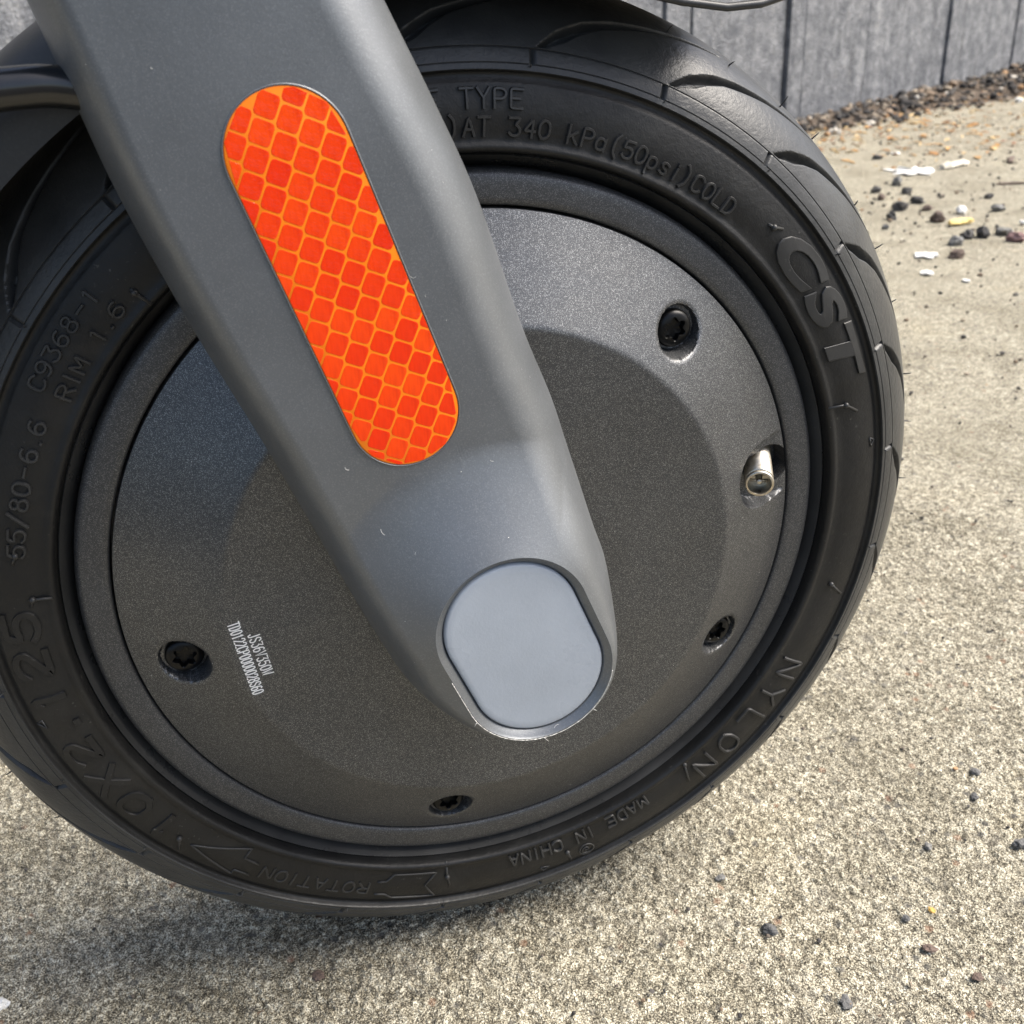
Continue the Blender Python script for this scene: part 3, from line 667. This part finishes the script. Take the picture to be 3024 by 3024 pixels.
# rubber moulding hairs
hairs = []
for k in range(48):
    a = 5.3 + 7.5 * k + random.uniform(-.6, .6)
    hairs.append((a, random.uniform(14, 34), random.uniform(.0014, .0026)))
    if k % 2 == 0: hairs.append((a + random.uniform(-.3, .3), 69.5, random.uniform(.0008, .0016)))
for a, f, L in hairs:
    if 100 < a % 360 < 128: continue
    fr = rad(f); n_ = Vector((math.cos(fr) * math.cos(rad(a)), -math.sin(fr), math.cos(fr) * math.sin(rad(a))))
    b0 = pt(Rc + RHO * math.cos(fr), a, -RHO * math.sin(fr)) - n_ * .0003
    if b0.z < .012: continue
    tv = Vector((random.uniform(-1, 1), random.uniform(-1, 1), random.uniform(-1, 1))) * .35
    pts = [b0 + n_ * L * t + tv * L * t * t for t in (0, .35, .7, 1)]
    V, F = tube_geo(pts, [.0002, .00018, .00016, .0001], 5); mesh_obj('rubber_hair', V, F, M_tyre, tyre)

# --- rim and motor cover
lathe('rim', [(.0790, -.0170), (.0829, -.0172), (.0830, -.0222), (.0832, -.0228), (.0836, -.0231), (.0850, -.0232), (.0872, -.0231), (.0886, -.0230), (.0894, -.0227), (.0899, -.0221), (.0902, -.0212), (.0902, -.0150),
              (.0880, -.0090), (.0870, .0), (.0880, .0090), (.0902, .0150), (.0902, .0212), (.0894, .0227), (.0836, .0231), (.0605, .034), (.02, .034), (.02, .0)], M_rim, scooter, 420)
# cone shaped cover with counterbored screw holes and a valve pocket
RH, YH, RS, YS = .0603, -.0340, .0825, -.0228
def cover_base(r):
    y = np.where(r < RH, -.0322 - .0018 * np.clip(r / .0596, 0, 1) ** 2, YH + (YS - YH) * (r - RH) / (RS - RH))
    # rounded crease between the disc and the cone
    k = np.clip((r - (RH - .0007)) / .0014, 0, 1)
    blend = (np.abs(r - RH) < .0007)
    s = (YS - YH) / (RS - RH)
    return np.where(blend, -.0340 + s * .0014 * k * k / 2, y)
SCR = [46.5, -28.2, -101.2, -172.8, 117.5]
SR = .0710
screws = [(SR * math.cos(rad(a)), SR * math.sin(rad(a))) for a in SCR]
VPC = Vector((math.cos(rad(8.6)), math.sin(rad(8.6))))
rs = np.concatenate([[.004], np.linspace(.012, .056, 14), np.linspace(.0575, .0822, 84), [.08235, .08245, .0825]])
nt_ = 1440; tt = np.linspace(0, 2 * np.pi, nt_, endpoint=False)
TT, RR = np.meshgrid(tt, rs, indexing='ij'); X, Zc = RR * np.cos(TT), RR * np.sin(TT)
Y = cover_base(RR)
for (sx, sz) in screws:
    d = np.hypot(X - sx, Zc - sz); fl_ = -.0240
    k = sstep(d, .0053, .0058); lip = .00025 * sstep(d, .0067, .0058) * (1 - sstep(d, .0058, .0053))
    Y = np.where(d < .0069, (Y + lip) * k + np.maximum(fl_, Y) * (1 - k), Y)
ur = X * VPC.x + Zc * VPC.y; vr = -X * VPC.y + Zc * VPC.x
dv = np.where(ur < .0742, np.hypot((ur - .0742), vr), np.abs(vr) )          # U-shaped slot open towards the rim
k = sstep(dv, .0080, .0086); fl_ = -.0232
Y = np.where(dv < .0087, Y * k + np.maximum(fl_, Y) * (1 - k), Y)
HB = (.0772, .0118)                                                       # valve hole through the pocket floor
d = np.hypot(X - HB[0], (Zc - HB[1])); k = sstep(d, .0046, .0050)
Y = np.where(d < .0050, Y * k + (-.0135) * (1 - k), Y)
Y[:, -1] = -.0190; Y[:, -2] = YS + .0003
P = np.stack([X, Y, Zc + AX], -1)
cover = grid_mesh('motor_cover', P, M_hub, scooter, close_u=True, sharp=48)
# screws with six lobed sockets
def screw_mesh():
    n = 72; V, F = [], []
    def ring(rf, y):
        for i in range(n):
            a = 2 * math.pi * i / n; r = rf(a); V.append((r * math.cos(a), y, r * math.sin(a)))
    star = lambda s: (lambda a: s * (.00225 + .00044 * math.cos(6 * a)))
    circ = lambda r: (lambda a: r)
    for rf, y in [(circ(.0044), .0), (circ(.0044), -.0012), (circ(.0041), -.0019), (circ(.0033), -.0024), (star(1.08), -.0025), (star(1.0), -.0023), (star(.96), -.0008), (star(.3), -.0006)]: ring(rf, y)
    L = 8
    for l in range(L - 1):
        for i in range(n): F.append((l * n + i, l * n + (i + 1) % n, (l + 1) * n + (i + 1) % n, (l + 1) * n + i))
    F.append(tuple((L - 1) * n + i for i in range(n)))
    return V, F
V, F = screw_mesh(); first = None
for k, (sx, sz) in enumerate(screws):
    if first is None:
        o = mesh_obj('screw', V, F, M_screw, cover, smooth=True, sharp=40); first = o
    else:
        o = first.copy(); link(o, cover)
    o.location = (sx, -.0239, sz + AX); o.rotation_euler = (0, random.uniform(0, 1.0), 0)
# printed codes on the flat disc (white ink)
def disc_text(body, p0, p1, height, hw=.00016):
    a = np.array(p0); bvec = np.array(p1) - a; L = np.linalg.norm(bvec); u = bvec / L; up = np.array([-u[1], u[0]])
    gapw = 2.1; tot = len(body) * (4 + gapw) - gapw; parts = []
    for k, ch in enumerate(body):
        for pl in STROKES[ch]:
            q = [a + u * ((k * (4 + gapw) + x) / tot * L) + up * (y / 6 * height) for x, y in pl]
            V, F = [], []
            for i in range(len(q)):
                d = q[min(i + 1, len(q) - 1)] - q[max(i - 1, 0)]; d = d / np.linalg.norm(d); nn = np.array([-d[1], d[0]])
                end = (-d if i == 0 else d if i == len(q) - 1 else 0 * d) * hw
                for o in (-1, 1):
                    p = q[i] + nn * o * hw + end; V.append((p[0], float(cover_base(np.array([np.hypot(*p)]))[0]) - .00006 - .000004 * len(parts), p[1] + AX))
            for i in range(len(q) - 1): F.append((2 * i, 2 * i + 1, 2 * i + 3, 2 * i + 2))
            parts.append((V, F))
    V, F = join_geo(parts)
    return mesh_obj('printed_code', V, F, M_print, cover, smooth=False)
disc_text('TD0122CP0000028S60', (-.0593, .0020), (-.0570, -.0175), .0024)
disc_text('JS36V350W', (-.0556, -.0018), (-.0541, -.0130), .0024)
# valve stem: threaded tube rising out of its hole
vb = Vector((.0776, -.0150, .0125)); vt = Vector((.0697, -.0318, .0111))
ax = (vt - vb).normalized(); ea = ax.cross(Vector((0, 0, 1))).normalized(); eb = ax.cross(ea); L = (vt - vb).length
prof = []; nthr = 24
for i in range(nthr * 2 + 1): prof.append((.0035 - (.00026 if i % 2 else 0), L * .92 * i / (nthr * 2)))
prof += [(.0033, L * .925), (.0035, L * .95), (.0035, L * .99), (.0033, L), (.0029, L), (.0027, L - .0004), (.0026, L - .0035), (.0004, L - .0036)]
n = 48; V, F = [], []
for r, h in prof:
    for i in range(n):
        a = 2 * math.pi * i / n; V.append(vb + ax * h + (ea * math.cos(a) + eb * math.sin(a)) * r + Vector((0, 0, AX)))
for l in range(len(prof) - 1):
    for i in range(n): F.append((l * n + i, l * n + (i + 1) % n, (l + 1) * n + (i + 1) % n, (l + 1) * n + i))
valve = mesh_obj('valve_stem', V, F, M_valve, scooter, smooth=True, sharp=50)
pin = [vb + ax * h + Vector((0, 0, AX)) for h in (L - .0036, L - .0012, L - .0009, L - .0008)]
V, F = tube_geo(pin, [.0009, .0008, .0007, .0003], 12)
bar = [vb + ax * (L - .0020) + ea * s + Vector((0, 0, AX)) for s in (-.0022, .0022)]
V, F = join_geo([(V, F), tube_geo(bar, .0004, 6)])
mesh_obj('valve_core', V, F, M_valve, valve)

# --- fork leg: dished shell that swells into the axle boss
out_mm = [(-68.8, 124.8), (-65.5, 111), (-61.5, 93.7), (-53.5, 68.3), (-44.9, 44.6), (-34.7, 14.8), (-27.6, -4.1), (-23.4, -14.2), (-17.2, -22.2), (-9, -27.3), (1, -29.6), (11, -28.4), (19, -24.6), (23.4, -17.5), (24.8, -8), (25.0, .5), (24.2, 8.5), (21.6, 17.6), (15.9, 42.0), (9.3, 61.5), (1.7, 87.9), (-5.0, 105.1), (-12.2, 121.7), (-22, 145), (-33, 170), (-43, 192), (-62, 199), (-84, 194), (-81, 170), (-75, 148)]
NO = 520
OUT = catmull(out_mm, NO) / 1000
u_ = np.array([.35, -.9367]); n_ = np.array([.9367, .35])
def stad_sdf(Pp, c, u, half, r):
    q = Pp - c; s = q @ u; t = q @ np.array([-u[1], u[0]])
    return np.hypot(np.maximum(np.abs(s) - half, 0), t) - r
RC = u_ * .0023 - n_ * .00015; RHALF, RRAD = .0071, .0166
def ray_stad(c, dirs, u, half, r):
    lo, hi = np.zeros(len(dirs)), np.full(len(dirs), .06)
    for _ in range(40):
        mid = (lo + hi) / 2; ins = stad_sdf(c + dirs * mid[:, None], c, u, half, r) < 0
        lo = np.where(ins, mid, lo); hi = np.where(ins, hi, mid)
    return c + dirs * lo[:, None]
dirs = OUT - RC; dirs /= np.linalg.norm(dirs, axis=1)[:, None]
INN = ray_stad(RC, dirs, u_, RHALF, RRAD)
YF, YB = -.0520, -.0612
EA, EB = .0118, .0125
def seg_dist(Pp, Q):
    A, B_ = Q, np.roll(Q, -1, 0); best = np.full(len(Pp), 9.)
    for a, b in zip(A, B_):
        ab = b - a; t = np.clip(((Pp - a) @ ab) / (ab @ ab), 0, 1); best = np.minimum(best, np.linalg.norm(Pp - (a + t[:, None] * ab), axis=1))
    return best
d_in = seg_dist(INN, OUT)
NL = 120
tl = np.linspace(0, 1, NL); tl = .55 * tl + .45 * (1 - (1 - tl) ** 2)
loops = []
for t in tl:
    q = INN * (1 - t) + OUT * t
    do = seg_dist(q, OUT) if t < 1 else np.zeros(NO)
    Dr = np.maximum(stad_sdf(q, RC, u_, RHALF, RRAD), 0)
    a_eff = np.minimum(EA - .0045 * sstep(-(q @ np.array([.955, .296])), -.002, .012), .9 * d_in)
    rise = (YB - YF) * np.clip(1 - Dr / .0215, 0, 1) ** 1.35
    e = np.clip(1 - do / a_eff, 0, 1)
    drop = EB * (.70 * e ** 2.0 + .30 * (1 - np.sqrt(np.maximum(1 - e ** 2.5, 0))))
    crown = .0006 * sstep(do, 0, .028) * sstep(Dr, 0, .02) + .0006 * (1 - sstep(Dr, 0, .02))
    loops.append(np.stack([q[:, 0], YF + rise + drop - crown + .0006, q[:, 1] + AX], -1))
# back edge and closed back
for y, sc_ in ((-.0385, 1.0), (-.0372, .985), (-.0370, .5), (-.0370, .02)):
    q = OUT if sc_ == 1.0 else (OUT - OUT.mean(0)) * sc_ + OUT.mean(0)
    loops.append(np.stack([q[:, 0], np.full(NO, y), q[:, 1] + AX], -1))
def offs(dr, y):
    q = ray_stad(RC, dirs, u_, RHALF, RRAD + dr); return np.stack([q[:, 0], np.full(NO, y), q[:, 1] + AX], -1)
y0 = loops[0][:, 1]
lip = [offs(-.0018, -.0560), offs(-.0018, -.0594), offs(-.0014, -.0601), offs(-.0004, -.0607)]
P = np.stack(lip + loops, 1)
fork = grid_mesh('fork_leg', P, M_fork, scooter, close_u=True, sharp=50)
CP, CHALF, CRAD = u_ * .0023 - n_ * .00015, .0071, .0146
def cap_loop(s, y, dr=0.0):
    q = ray_stad(CP, dirs2, u_, CHALF, CRAD + dr); q = CP + (q - CP) * s
    return np.stack([q[:, 0], np.full(len(q), y), q[:, 1] + AX], -1)
a_ = np.linspace(0, 2 * np.pi, 160, endpoint=False); dirs2 = np.stack([np.cos(a_), np.sin(a_)], 1)
P = np.stack([cap_loop(.0, -.0604), cap_loop(.02, -.0604), cap_loop(.5, -.0604), cap_loop(.9, -.0603), cap_loop(1, -.0603, -.0006), cap_loop(1, -.0602, -.0003), cap_loop(1, -.0599, 0.0), cap_loop(1, -.0565, 0.0)], 1)
mesh_cap = grid_mesh('end_cap', P, M_cap, fork, close_u=True)
mesh_cap['label'] = 'light blue grey oval end cap over the axle'
# frayed white film along the lower rim of the boss
pts, rds = [], []
for i in range(120):
    a = rad(-168 + 142 * i / 119); dv_ = np.array([[math.cos(a), math.sin(a)]])
    q = ray_stad(RC, dv_, u_, RHALF, RRAD + .0002)[0]
    jit = mnoise.noise(Vector((i * .35, 1, 2)))
    pts.append(Vector((q[0], -.0613 + .0001 * jit, q[1] + AX))); rds.append(max(.00002, .00006 + .00012 * mnoise.noise(Vector((i * .8, 7, 2)))))
parts = [tube_geo(pts, rds, 5)]
for i in (33, 71, 97):
    v = Vector((random.uniform(-1, 1), random.uniform(-.8, 0), -random.uniform(.3, 1))).normalized() * random.uniform(.0005, .0014)
    parts.append(tube_geo([pts[i], pts[i] + v * .5, pts[i] + v + Vector((.0002, 0, 0))], [.00005, .00004, .00003], 5))
V, F = join_geo(parts); mesh_obj('frayed_film', V, F, M_lint, fork)

# --- reflector with its honeycomb of cells
A_, B_ = np.array([-.0328, .1001]), np.array([-.0183, .0515]); RR_ = .0105
ur_ = (B_ - A_) / np.linalg.norm(B_ - A_); RCc = (A_ + B_) / 2; RH_ = np.linalg.norm(B_ - A_) / 2
YR = YF - .00008
aa = np.linspace(0, 2 * np.pi, 220, endpoint=False); dr_ = np.stack([np.cos(aa), np.sin(aa)], 1)
def ref_loop(dr, y, s=1.0):
    q = ray_stad(RCc, dr_, ur_, RH_, RR_ + dr); q = RCc + (q - RCc) * s
    return np.stack([q[:, 0], np.full(len(q), y), q[:, 1] + AX], -1)
P = np.stack([ref_loop(0, YR, .01), ref_loop(0, YR, .6), ref_loop(-.0003, YR), ref_loop(-.0001, YR + .00008), ref_loop(0, YR + .0003), ref_loop(0, YR + .001)], 1)
reflector = grid_mesh('reflector', P, M_reforange, scooter, close_u=True, sharp=50)
reflector['label'] = 'orange red pill shaped reflector on the fork leg'
# rim of the shallow recess that holds the reflector
P = np.stack([ref_loop(.0005, YF + .0005), ref_loop(.00026, YF - .00010), ref_loop(.00016, YF - .00016), ref_loop(.00010, YF - .00016), ref_loop(.00006, YF - .00010), ref_loop(.00004, YF + .0003)], 1)
grid_mesh('reflector_recess', P, M_fork, fork, close_u=True)
va, vb_ = np.array([.0033, -.00245]), np.array([-.0015, -.0041]); org = np.array([-.0367, .1037])
# Wigner-Seitz hexagon of the lattice, rounded
def clip_half(poly, n, c):
    out = []
    for i in range(len(poly)):
        p, q = poly[i], poly[(i + 1) % len(poly)]; dp, dq = p @ n - c, q @ n - c
        if dp <= 0: out.append(p)
        if dp * dq < 0: out.append(p + (q - p) * dp / (dp - dq))
    return out
e2 = np.array([.0001, -.00095]); e1 = va - e2; e3 = vb_ - e2
hexa = [np.zeros(2)]
for e in (e1, e2, e3, -e1, -e2): hexa.append(hexa[-1] + e)
hexa = [p - sum(hexa) / 6 for p in hexa]
ins_ = []
for k in range(6):                      # inset by half the width of the bright web
    p, q = hexa[k], hexa[(k + 1) % 6]; d_ = (q - p) / np.linalg.norm(q - p); n1 = np.array([d_[1], -d_[0]])
    if n1 @ (p + q) < 0: n1 = -n1
    ins_.append((n1, n1 @ p - .00020))
hexa = [np.array(p) for p in ((-.01, -.01), (.01, -.01), (.01, .01), (-.01, .01))]
for n1, c1 in ins_: hexa = clip_half(hexa, n1, c1)
def round_poly(poly, k=.2):
    out = []
    for i in range(len(poly)):
        p0, p, p1 = poly[i - 1], poly[i], poly[(i + 1) % len(poly)]
        for t in (0, .5, 1):
            a1, b1 = p + (p0 - p) * k, p + (p1 - p) * k
            out.append((1 - t) ** 2 * a1 + 2 * t * (1 - t) * p + t * t * b1)
    return out
hexa = round_poly(hexa)
bound = [q for q in ray_stad(RCc, dr_[::5], ur_, RH_, RR_ - .00015)]
for i in range(-40, 41):
    for j in range(-40, 41):
        c = org + i * va + j * vb_
        if stad_sdf(c[None], RCc, ur_, RH_, RR_)[0] > .004: continue
        poly = [p + c for p in hexa]
        for k in range(len(bound)):
            p, q = bound[k], bound[(k + 1) % len(bound)]; nn = np.array([(q - p)[1], -(q - p)[0]])
            poly = clip_half(poly, nn, nn @ p)
            if len(poly) < 3: break
        if len(poly) < 3: continue
        ar = 0.5 * abs(sum(poly[k][0] * poly[(k + 1) % len(poly)][1] - poly[(k + 1) % len(poly)][0] * poly[k][1] for k in range(len(poly))))
        if ar < 1.2e-6: continue
        m_ = sum(poly) / len(poly); V, F = [], []
        for (s_, y) in ((1, YR + .0001), (1, YR - .00002), (.97, YR - .00004)):
            for p in poly: q = m_ + (p - m_) * s_; V.append((q[0] - m_[0], y - YR, q[1] - m_[1]))
        n = len(poly)
        for l in range(2):
            for k in range(n): F.append((l * n + k, l * n + (k + 1) % n, (l + 1) * n + (k + 1) % n, (l + 1) * n + k))
        F.append(tuple(2 * n + k for k in range(n)))
        o = mesh_obj('cell', V, F, M_refred, reflector, smooth=False); o.location = (m_[0], YR, m_[1] + AX)

# --- mudguard: arched shell round the top of the tyre
ta = np.radians(np.concatenate([np.linspace(60.0, 75, 40), np.linspace(76, 172, 110)]))
def mud(nn, inset):
    ph = np.linspace(-1, 1, nn); P = np.zeros((len(ta), nn, 3))
    for i, t in enumerate(ta):
        dg = math.degrees(t); edge = .1256 + .0105 * float(sstep(np.array(-dg), -74, -60)) ** 1.3
        top = .1408 - inset
        y = (.0345 - inset) * np.sign(ph) * (1 - (1 - np.abs(ph)) ** 2.4)
        r = top - (top - edge) * np.abs(ph) ** 3.2
        P[i] = np.stack([r * math.cos(t), y, r * math.sin(t) + AX], -1)
    return P
P = np.concatenate([mud(49, 0), mud(49, .0024)[:, ::-1]], 1)
mg = grid_mesh('mudguard', P, M_mud, scooter, close_v=True, sharp=50)
lipP = [pt(.1360, 60.3, -.0338), pt(.1322, 62.2, -.0345), pt(.1288, 65.0, -.0345), pt(.1266, 69, -.0345), pt(.1256, 75, -.0345), pt(.1256, 85, -.0345)]
lp = []
for i in range(len(lipP) - 1):
    for k in range(8):
        t = k / 8; a, b = lipP[i], lipP[i + 1]; v = a.lerp(b, t)
        if i >= 4:
            v2 = Vector((v.x, 0, v.z - AX)); v2 = v2.normalized() * .1256; v = Vector((v2.x, v.y, v2.z + AX))
        lp.append(v)
V, F = tube_geo(lp, .0008, 8); mesh_obj('lip', V, F, M_mud, mg)

# --- cable entering the fork leg
ctl = [Vector((-.054, -.0405, .1090 + AX)), Vector((-.0650, -.0410, .1118 + AX)), Vector((-.072, -.0425, .1125 + AX)), Vector((-.082, -.0445, .1115 + AX)), Vector((-.097, -.047, .106 + AX)), Vector((-.118, -.046, .098 + AX)), Vector((-.15, -.04, .1 + AX)), Vector((-.18, -.02, .13 + AX))]
cp = []
for i in range(len(ctl) - 1):
    p0, p1, p2, p3 = ctl[max(i - 1, 0)], ctl[i], ctl[i + 1], ctl[min(i + 2, len(ctl) - 1)]
    for k in range(10):
        t = k / 10; cp.append(0.5 * (2 * p1 + (p2 - p0) * t + (2 * p0 - 5 * p1 + 4 * p2 - p3) * t * t + (3 * p1 - p0 - 3 * p2 + p3) * t ** 3))
V, F = tube_geo(cp, .0033, 28); cable = mesh_obj('cable', V, F, M_cable, scooter)
# --- lint caught on the scooter: stuff
bpy.context.view_layer.update()
def bvh_of(o):
    me = o.data; n = len(me.vertices); co = np.empty(n * 3); me.vertices.foreach_get('co', co)
    return BVHTree.FromPolygons([tuple(c) for c in co.reshape(-1, 3)], [tuple(p.vertices) for p in me.polygons])
bv_f, bv_c = bvh_of(fork), bvh_of(cover)
parts = []
for k in range(380):
    if k < 50: bt = bv_f; x, z = random.uniform(-.07, .025), random.uniform(-.03, .125)
    else:
        bt = bv_c; a = random.uniform(0, 6.28); r = random.uniform(.01, .08); x, z = r * math.cos(a), r * math.sin(a)
    hit = bt.ray_cast(Vector((x, -.2, z + AX)), Vector((0, 1, 0)))
    if hit[0] is None or (k < 50 and hit[0].y > -.0415): continue
    nn = hit[1] if hit[1].y < 0 else -hit[1]
    p = hit[0] + nn * .00008; t1 = nn.orthogonal().normalized(); t2 = nn.cross(t1)
    a = random.uniform(0, 6.28); L = random.choice((.0002, .0002, .0003, .0004, .0006, .0014) if k < 50 else (.0001, .00014, .0002, .0003)) * random.uniform(.6, 1.3); cv = random.uniform(-1.4, 1.4)
    pp = []; cur = p.copy()
    for i in range(6):
        pp.append(cur.copy()); cur = cur + (t1 * math.cos(a) + t2 * math.sin(a)) * L / 5; a += cv / 4 + random.uniform(-.25, .25)
    parts.append(tube_geo(pp, random.choice((.000016, .00002, .000026, .00004)), 4))
V, F = join_geo(parts)
lint = mesh_obj('lint', V, F, M_lint, scooter, smooth=False); lint['kind'] = 'stuff'
